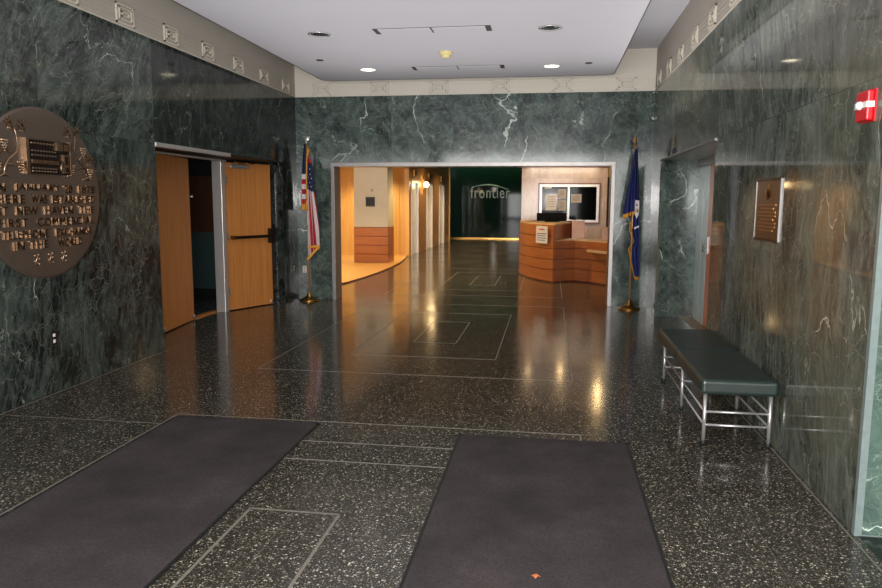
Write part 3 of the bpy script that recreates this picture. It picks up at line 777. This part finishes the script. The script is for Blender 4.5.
# raised plank floor with the curved edge
edge = [(-4.6, 12.2), (-4.25, 13.0), (-4.04, 13.8), (-3.94, 14.8), (-3.89, 16.0), (-3.89, 17.2), (-3.95, 18.5), (-4.08, 19.8), (-4.25, 21.0)]
pf = MB(); pf.prism([(-8, 12.2)] + edge + [(-4.25, 21.3), (-8, 21.3)], .0005, .03); struct('floor_platform', pf, 'platform_wood')
ed = MB()
for (a, b) in zip(edge, edge[1:]):
    a, b = Vector((*a, 0)), Vector((*b, 0)); d = b - a; n = Vector((d.y, -d.x, 0)).normalized(); ed.obb((a + b) / 2 + n * .004 + Vector((0, 0, .0145)), d / 2, n * .005, (0, 0, .014))
struct('trim_12', ed, 'frame_wood')
w = MB(); w.box(-8, -4.2, 21.1, 21.3, 0, 2.78); struct('wall_wood_panelled', w, 'wall_wood')
w = MB()
for k in range(1, 8): w.box(-8 + k * .5, -8 + k * .5 + .012, 21.088, 21.1, .1, 2.7)
w.box(-8, -4.21, 21.085, 21.1, .03, .1); struct('baseboard_hall', w, 'wall_wood')
w = MB(); w.box(-8.2, -8, HY, 21.3, 0, 2.8); struct('wall_hall_left', w, 'plaster_warm')
# column
cm = sempty('column', (-4.68, 18.65, 0))
cx0, cx1, cy0, cy1 = -5.13, -4.205, 18.3, 19.0
q = MB(); q.box(cx0 + .012, cx1 - .012, cy0 + .012, cy1 - .012, .97, 2.8); q.build('plaster_shaft', 'plaster', cm)
for k in range(4):
    q = MB(); q.box(cx0, cx1, cy0, cy1,   .032 + k * .236, .032 + k * .236 + .218); q.build('cladding_band', 'column_wood', cm)
q = MB(); q.box(cx0 + .01, cx1 - .01, cy0 + .01, cy1 - .01, .0305, .975); q.build('cladding_core', 'frame_wood', cm)
sgn_ = thing('wall_sign', 'small black square sign on the front of the plaster column', 'sign', (-4.68, cy0 + .012, 1.63))
MB().box(-4.80, -4.555, cy0 - .008, cy0 + .012, 1.51, 1.757).build('sign_plate', 'black', sgn_, bevel=.003)
q = MB(); q.box(-4.79, -4.565, cy0 - .011, cy0 - .008, 1.52, 1.53); q.build('plate_edge', 'ink_grey', sgn_)
q = MB(); q.lathe((-4.63, cy0 + .012, 1.94), [(.02, 0), (.02, .02), (1e-4, .03)], 12, axis='y', flip=-1); q.box(-4.635, -4.625, cy0 - .005, cy0 + .012, 1.88, 1.94); tag(q.build('wall_hook', 'brass'), 'tiny brass hook above the black square sign on column', 'hook')

# lift wall
w = MB(); EW = -4.2; doors = ((21.5, 22.6), (24.2, 25.35), (27.0, 28.2)); ET = 2.28
ys_ = [21.3] + [v_ for d_ in doors for v_ in d_] + [29.7]
for i in range(0, len(ys_), 2): w.box(EW - .25, EW, ys_[i], ys_[i + 1], 0, 2.74)
for a_, b_ in doors: w.box(EW - .25, EW, a_, b_, ET, 2.74)
w.box(EW - .25, EW - .02, 21.1, 29.7, 2.74, 3.6, 1); w.box(EW - .25, EW + .04, 29.7, 29.8, 0, 3.3, 2)
struct('wall_lift', w, ['bronze_wall', 'upper_hall', 'brass_dull'])
for k, (a_, b_) in enumerate(doors):
    dr = sempty('door_%d' % (5 + k), (EW, (a_ + b_) / 2, 0)); mid = (a_ + b_) / 2
    for s0, s1 in ((a_ + .05, mid - .003), (mid + .003, b_ - .05)): MB().box(EW - .09, EW - .05, s0, s1, .005, ET - .05).build('panel', 'steel_lift', dr)
    q = MB(); q.box(EW - .12, EW + .02, a_, a_ + .05, 0, ET); q.box(EW - .12, EW + .02, b_ - .05, b_, 0, ET); q.box(EW - .12, EW + .02, a_, b_, ET - .05, ET); q.build('door_frame', 'steel_lift', dr)
    fi = thing('floor_indicator', ['nearest', 'middle', 'farthest'][k] + ' of the small dark floor indicators above the steel lift doors', 'indicator', (EW, mid, 2.52), 'lift floor indicators')
    MB().box(EW, EW + .03, mid - .2, mid + .2, 2.42, 2.62).build('case', 'brass_dull', fi, bevel=.004)
    MB().box(EW + .03, EW + .034, mid - .15, mid + .15, 2.45, 2.59).build('display', 'black', fi)
# sconce between the first two doors
sc_ = thing('wall_sconce', 'glowing globe wall sconce between the first two lift doors', 'wall lamp', (EW, 23.4, 2.19))
q = MB(); q.tube([(EW, 23.4, 2.05), (EW + .03, 23.4, 2.05), (EW + .03, 23.4, 2.5)], .02, 8); q.box(EW, EW + .03, 23.32, 23.48, 1.9, 2.5); q.build('back_plate', 'brass', sc_)
q = MB(); q.ball((EW + .12, 23.4, 2.2), .10, seg=20); q.build('globe', 'glow', sc_)

# green glass end wall and its lettering
w = MB(); w.box(-4.5, 2.5, 31.8, 32.0, .04, 3.9); w.box(-4.5, 2.5, 31.76, 31.8, 0, .05, 1)
struct('wall_glass', w, ['green_glass', 'brass'])
lg = thing('wall_lettering', 'pale lowercase lettering under a curved swoosh on dark green end wall', 'sign', (-2.7, 31.8, 2.0))
text_mb('frontier', '-y', (-2.66, 31.79, 2.06), 1.74, .52, .03, space=1.12).build('letters', 'letter', lg)
q = MB(); pth = [Vector((-3.45 + 1.6 * u, 31.77, 2.28 + .14 * math.sin(PI * min(1, u * 1.05)) - .08 * u)) for u in [k / 20 for k in range(21)]]
q.tube(pth, [.012 + .022 * math.sin(PI * k / 20) for k in range(21)], 8); q.build('swoosh', 'letter', lg)

# ceilings of the hall
struct('ceiling_hall', MB().box(-4.4, 2.6, HY, 33, 3.6, 3.7), 'upper_hall')
struct('ceiling_alcove', MB().box(-8.2, -4.2, HY, 21.2, 2.62, 2.8), 'ceil')
struct('ceiling_reception', MB().box(-.72, 2.6, HY + .4, 18.5, 2.62, 2.8), 'ceil')
w = MB(); w.box(-4.4, -4.2, HY, 21.3, 2.8, 3.7); w.box(-.74, -.6, HY, 18.5, 2.8, 3.7); w.box(-4.4, 2.6, HY, HY + .1, 2.9, 3.7); struct('wall_hall_upper', w, 'upper_hall')
w = MB(); w.box(-.74, 1.42, 18.44, 18.5, 2.50, 2.64); struct('trim_13', w, 'frame_wood')
# reception rear wall
w = MB(); w.box(-.74, 1.31, 18.5, 18.7, 0, 3.6); w.box(-.74, -.6, 18.7, 31.8, 0, 3.6); struct('wall_reception', w, 'marble_beige')
w = MB(); w.box(1.31, 1.40, 18.46, 18.7, 0, 2.62); w.box(1.40, 2.6, 18.56, 18.7, 2.28, 3.6, 1); w.box(1.40, 2.6, 18.6, 18.7, 0, 2.28, 2)
struct('wall_reception_side', w, ['marble_beige', 'plaster_warm', 'black'])
w = MB(); w.box(2.4, 2.6, HY, 18.7, 0, 3.6); struct('wall_hall_right', w, 'plaster_warm')
# notice window
WX0, WX1, WZ0, WZ1, WY = -.316, 1.24, 1.105, 2.127, 18.5
wn_ = sempty('window_1', ((WX0 + WX1) / 2, WY, WZ0))
def fr(mb, x0, x1, z0, z1, t, y0, y1):
    mb.box(x0, x1, y0, y1, z1 - t, z1); mb.box(x0, x1, y0, y1, z0, z0 + t); mb.box(x0, x0 + t, y0, y1, z0 + t, z1 - t); mb.box(x1 - t, x1, y0, y1, z0 + t, z1 - t); return mb
fr(MB(), WX0, WX1, WZ0, WZ1, .035, WY - .05, WY).build('outer_frame', 'frame_wood', wn_)
fr(MB(), WX0 + .035, WX1 - .035, WZ0 + .035, WZ1 - .035, .06, WY - .04, WY).build('window_frame', 'steel_bright', wn_)
MB().box(.42, .475, WY - .045, WY, WZ0 + .05, WZ1 - .05).build('mullion', 'steel_bright', wn_)
MB().box(WX0 + .06, WX1 - .06, WY - .008, WY, WZ0 + .06, WZ1 - .06).build('pane', 'dark_glass', wn_)
for (x0, x1, z0, z1, mt, lab) in ((-.12, .15, 1.44, 1.83, 'paper', 'tallest white notice taped inside the left dark window pane'), (.19, .385, 1.735, 1.975, 'paper_grey', 'upper small grey notice beside the window mullion'),
                                  (.195, .39, 1.43, 1.69, 'paper_grey', 'lower small grey notice beside the window mullion'), (.51, .77, 1.635, 1.85, 'paper_grey', 'wide grey notice alone in the right dark window pane'), (-.16, .015, 1.985, 2.022, 'paper', 'narrow white sticker at the top of the left window pane')):
    t_ = thing('posted_notice', lab, 'notice', ((x0 + x1) / 2, WY - .008, z0), 'notices on the reception window')
    MB().box(x0, x1, WY - .0125, WY - .0095, z0, z1).build('sheet', mt, t_)
    if z1 - z0 > .1:
        q = MB()
        for k in range(5): q.box(x0 + .03, x1 - .04 - .02 * (k % 2), WY - .0145, WY - .0125, z1 - .05 - k * (z1 - z0 - .08) / 5, z1 - .042 - k * (z1 - z0 - .08) / 5)
        q.build('printed_lines', 'ink_grey', t_)

# reception desk
dk = thing('reception_desk', 'curved cherry wood reception desk with raised counter and horizontal reveals', 'desk', (.2, 15.6, 0))
A = [(-.69, 17.1), (-.665, 16.4), (-.52, 15.82), (-.28, 15.22), (.09, 14.67)]
def crv(pts, n=5):
    out = []
    for i in range(len(pts) - 1):
        p0 = Vector(pts[max(i - 1, 0)]); p1 = Vector(pts[i]); p2 = Vector(pts[i + 1]); p3 = Vector(pts[min(i + 2, len(pts) - 1)])
        for k in range(n):
            t = k / n; out.append(tuple(.5 * ((2 * p1) + (p2 - p0) * t + (2 * p0 - 5 * p1 + 4 * p2 - p3) * t * t + (3 * p1 - p0 - 3 * p2 + p3) * t ** 3)))
    return out + [pts[-1]]
Ac = crv(A)
LOW = [(.09, 14.67), (.3, 14.93), (.53, 15.08), (.78, 14.84), (1.2, 14.33), (1.62, 13.9)]
hi_poly = Ac + [(.24, 15.2), (.42, 15.95), (-.1, 16.8), (-.3, 17.2)]
lo_poly = LOW + [(2.1, 14.5), (1.6, 15.1), (1.0, 15.75), (.5, 16.0), (.42, 15.95), (.24, 15.2)]
HZ, LZ = 1.20, .87
q = MB(); q.prism([(x * 1 + .0, y) for x, y in hi_poly], .0, HZ - .02); hb = q.build('raised_body', 'frame_wood', dk)
q = MB(); q.prism(lo_poly, .0, LZ - .02); q.build('low_body', 'frame_wood', dk)
def band(pts, z0, z1, th=.02):
    mb = MB(); n = len(pts); out = []
    for i, p in enumerate(pts):
        a = Vector(pts[max(i - 1, 0)]); b = Vector(pts[min(i + 1, n - 1)]); d = (b - a).normalized(); out.append(Vector(p) + Vector((d.y, -d.x)) * th)
    for i in range(n - 1):
        p0, p1, o0, o1 = Vector(pts[i]), Vector(pts[i + 1]), out[i], out[i + 1]
        v = [(*p0, z0), (*p1, z0), (*o1, z0), (*o0, z0), (*p0, z1), (*p1, z1), (*o1, z1), (*o0, z1)]
        mb.add(v, [(3, 2, 6, 7), (4, 7, 6, 5), (0, 1, 2, 3)], 0, False)
        if i == 0: mb.add(v, [(0, 3, 7, 4)])
        if i == n - 2: mb.add(v, [(1, 5, 6, 2)])
    return mb
for k, (z0, z1) in enumerate(((.03, .26), (.275, .47), (.485, .69), (.705, .945), (.96, 1.18))): band(Ac, z0, z1).build('front_band', 'desk_wood', dk)
for k, (z0, z1) in enumerate(((.03, .26), (.275, .47), (.485, .69), (.705, .85))): band(LOW, z0, z1).build('front_band', 'desk_wood', dk)
q = MB(); q.obb((.25, 15.32, (LZ + HZ) / 2), (.165, .64, 0), (.02, -.005, 0), (0, 0, (HZ - LZ) / 2 - .01)); q.build('side_panel', 'desk_wood', dk)
def inflate(poly, t):
    c = Vector((sum(p[0] for p in poly) / len(poly), sum(p[1] for p in poly) / len(poly))); return [tuple(Vector(p) + (Vector(p) - c).normalized() * t) for p in poly]
MB().prism(inflate(hi_poly, .035), HZ - .02, HZ + .01).build('raised_counter', 'desk_top', dk)
MB().prism(inflate(lo_poly, .03), LZ - .02, LZ).build('low_counter', 'desk_top', dk)
q = MB(); q.prism([(.80, 14.72), (1.22, 14.2), (1.62, 13.75), (1.45, 13.62), (.98, 14.1), (.74, 14.55)], .66, .70); q.build('front_ledge', 'desk_top', dk)
# things on and around the desk
pn = thing('paper_sign', 'white printed notice taped to the front of the curved reception desk', 'notice', (-.1, 14.9, .8))
a_, b_ = Vector((-.265, 15.13)), Vector((.02, 14.72)); d_ = (b_ - a_).normalized(); nn = Vector((-abs(d_.y), -abs(d_.x))).normalized()
def on_sheet(u0, u1, z0, z1, off, th=.001):
    mb = MB(); m0 = a_ + (b_ - a_) * u0 + nn * off; m1 = a_ + (b_ - a_) * u1 + nn * off
    c_ = (m0 + m1) / 2; mb.obb((c_.x, c_.y, (z0 + z1) / 2), ((m1 - m0).x / 2, (m1 - m0).y / 2, 0), (nn.x * th, nn.y * th, 0), (0, 0, (z1 - z0) / 2)); return mb
on_sheet(.08, .92, .80, 1.155, .052, .0015).build('sheet', 'paper', pn)
on_sheet(.3, .7, 1.075, 1.10, .055).build('printed_heading', 'ink_red', pn)
for k in range(4): on_sheet(.16, .84 - .1 * (k % 2), .99 - k * .045, 1.005 - k * .045, .055).build('printed_line', 'ink_grey' if k == 0 else 'ink_blue', pn)
mo = thing('computer_monitor', 'wide black computer monitor standing on the raised reception counter', 'monitor', (.02, 16.2, HZ + .01))
MB().box(-.30, .36, 16.14, 16.18, 1.225, 1.405).build('screen', 'monitor', mo, bevel=.006)
q = MB(); q.box(-.02, .1, 16.15, 16.19, HZ + .01, 1.3); q.box(-.12, .2, 16.08, 16.26, HZ + .0105, HZ + .025); q.build('stand', 'monitor', mo)
for (x, y, r, lab) in ((-.46, 16.35, .4, 'yellow paper pile at the left end of the raised counter'), ):
    t_ = thing('paper_stack', lab, 'papers', (x, y, HZ + .01))
    for k in range(4):
        a = r + .12 * k; MB().obb((x + .03 * k, y - .02 * k, HZ + .0145 + k * .0085), (.15 * math.cos(a), .15 * math.sin(a), 0), (-.11 * math.sin(a), .11 * math.cos(a), 0), (0, 0, .004)).build('sheet_bundle', 'paper_yellow' if k % 2 == 0 else 'paper', t_)
for (x, y, r, lab) in ((.47, 15.4, .5, 'loose white paper at the left end of the low counter'), (.86, 15.25, .2, 'loose white paper in the middle of the low counter')):
    tag(MB().obb((x, y, LZ + .0045), (.14 * math.cos(r), .14 * math.sin(r), 0), (-.1 * math.sin(r), .1 * math.cos(r), 0), (0, 0, .003)).build('paper_sheet', 'paper'), lab, 'paper', 'loose papers on the low counter')
def carton(name, x0, x1, y0, y1, z0, z1, mat, lab, cat, grp=None):
    t_ = thing(name, lab, cat, ((x0 + x1) / 2, (y0 + y1) / 2, z0), grp)
    MB().box(x0, x1, y0, y1, z0, z1 - .02).build('box_body', mat, t_, bevel=.003); MB().box(x0 - .004, x1 + .004, y0 - .004, y1 + .004, z1 - .024, z1).build('lid', mat, t_, bevel=.003)
carton('carton', .47, .735, 15.55, 15.75, LZ + .001, 1.06, 'paper_pink', 'lower of two stacked pinkish cartons on the low counter', 'box', 'cartons on the low counter')
carton('carton', .47, .735, 15.55, 15.75, 1.061, 1.25, 'paper_pink', 'upper of two stacked pinkish cartons on the low counter', 'box', 'cartons on the low counter')
carton('file_box', 1.06, 1.34, 14.95, 15.2, LZ + .001, 1.13, 'paper_pink', 'pale cardboard file box standing at the right of the low counter', 'box')
carton('leaflet_box', 1.16, 1.33, 13.86, 13.98, .702, .83, 'paper', 'small white leaflet box on the front ledge of the desk', 'box')
ch = thing('office_chair', 'maroon office chair behind the reception desk, beside the pinkish cartons', 'chair', (.52, 16.5, 0))
q = MB(); q.box(.36, .62, 16.68, 16.74, .62, 1.22); q.build('backrest', 'chair_red', ch, bevel=.03, seg=3)
q = MB(); q.box(.28, .74, 16.26, 16.7, .45, .53); q.build('seat', 'chair_red', ch, bevel=.03, seg=3)
q = MB(); q.tube([(.52, 16.48, .08), (.52, 16.48, .46)], .03); q.tube([(.52, 16.6, .48), (.52, 16.76, .52), (.52, 16.76, .8)], .02); q.build('gas_post', 'black_rubber', ch)
for k in range(5):
    a = 2 * PI * k / 5; q = MB(); q.tube([(.52, 16.48, .09), (.52 + .27 * math.cos(a), 16.48 + .27 * math.sin(a), .07)], .018); q.ball((.52 + .27 * math.cos(a), 16.48 + .27 * math.sin(a), .03), .03); q.build('leg', 'black_rubber', ch)

# ------------------------------------------------------------------ lights
def area(name, loc, rot, sx, sy, e, col=(1, 1, 1), spread=PI):
    l = bpy.data.lights.new(name, 'AREA'); l.shape = 'RECTANGLE'; l.size = sx; l.size_y = sy; l.energy = e; l.color = col; l.spread = spread
    o = bpy.data.objects.new(name, l); COL.objects.link(o); o.location = loc; o.rotation_euler = rot; return o
def point(name, loc, e, col, r=.05):
    l = bpy.data.lights.new(name, 'POINT'); l.energy = e; l.color = col; l.shadow_soft_size = r
    o = bpy.data.objects.new(name, l); COL.objects.link(o); o.location = loc; return o
def spot(name, loc, e, col, ang=1.9, r=.08, blend=.6):
    l = bpy.data.lights.new(name, 'SPOT'); l.energy = e; l.color = col; l.spot_size = ang; l.spot_blend = blend; l.shadow_soft_size = r
    o = bpy.data.objects.new(name, l); COL.objects.link(o); o.location = loc; return o
area('entrance_daylight', (-1.3, YF - 2.2, 1.9), (PI / 2, 0, 0), 7.5, 3.4, 1150, (1, .985, .96))
area('added_ceiling_fill', (-1.35, 6.6, 2.45), (PI, 0, 0), 4.4, 8.0, 84, (1, .985, .985))  # unseen fill light, added to brighten the dropped ceiling evenly
area('added_recess_fill', (1.2, 6.5, 2.7), (PI, 0, 0), .35, 8.0, 24, (1, .985, .97))  # fill light added to lift the right ceiling recess, no fixture there
area('side_daylight', (2.9, .2, 2.2), (PI / 2, 0, 0), 2.0, 2.6, 4, (.9, 1.0, 1.0))
point('camera_flash', (.02, -.06, 1.76), 660, (1, .97, .93), .03)
for x, y, on, lab in DL:
    spot('downlight_beam', (x, y, ZP - .03), 40 if on else 8, (1, .84, .6))
WARM = (1, .70, .36)
for x, y, z, e in ((1.1, 15.34, 2.5, 11), (.33, 17.3, 2.5, 3.5), (-.45, 17.2, 2.5, 1.5)): point('reception_downlight', (x, y, z), e, (1, .66, .3), .07)
area('added_reception_wall_fill', (.3, 16.9, 2.58), (1.0, 0, 0), 1.9, .2, 34, (1, .84, .64))  # unseen light added to brighten the beige rear wall
spot('desk_downlight', (-.2, 14.4, 2.6), 60, (1, .8, .56), 1.7, .05)
cw = spot('added_column_front_fill', (-3.9, 13.4, 2.5), 620, (1, .92, .8), .6, .14, .8); cw.rotation_euler = (Vector((-4.75, 18.3, 1.7)) - Vector((-3.9, 13.4, 2.5))).to_track_quat('-Z', 'Y').to_euler()  # free-hanging light added to brighten the front of the column
for x, y, e in ((-5.6, 15.2, 420), (-5.2, 20.2, 220), (-6.5, 19.0, 150), (-4.6, 14.2, 160)): spot('alcove_downlight', (x, y, 2.58), e, (1, .84, .56), 2.6, .08)
spot('column_wash', (-3.7, 18.9, 2.75), 90, (1, .72, .3), 1.4, .05)
point('sconce_light', (EW + .32, 23.4, 2.2), 12, (1, .68, .32), .1)
for x, y in ((-2.4, 14.5), (-2.4, 19.0), (-2.6, 23.0), (-2.6, 26.5)): spot('hall_downlight', (x, y, 3.55), 420, (1, .70, .38), 2.2, .07)
area('cove_light', (-2.4, 31.5, 3.55), (0.15, 0, 0), 4.0,   .15, 16, (.75, 1, .5))
W = bpy.data.worlds.new('world'); S.world = W; W.use_nodes = True
W.node_tree.nodes['Background'].inputs[0].default_value = (.75, .82, .9, 1); W.node_tree.nodes['Background'].inputs[1].default_value = .6

# ------------------------------------------------------------------ camera
cam = bpy.data.cameras.new('camera'); co_ = bpy.data.objects.new('camera', cam); COL.objects.link(co_)
cam.sensor_fit = 'HORIZONTAL'; cam.sensor_width = 36; cam.lens = 710.31 * 36 / 882; cam.clip_start = .05; cam.clip_end = 200
r_ = Vector((.98848901, .15122914, .00438526)); u_ = Vector((-.0238419, .12708531, .99160521)); f_ = Vector((-.1494023, .9802954, -.12922802))
mt = Matrix(((r_.x, u_.x, -f_.x, 0), (r_.y, u_.y, -f_.y, 0), (r_.z, u_.z, -f_.z, 1.65), (0, 0, 0, 1)))
co_.matrix_world = mt
S.camera = co_
S.view_settings.view_transform = 'Standard'; S.view_settings.look = 'None'; S.view_settings.exposure = 0; S.view_settings.gamma = 1
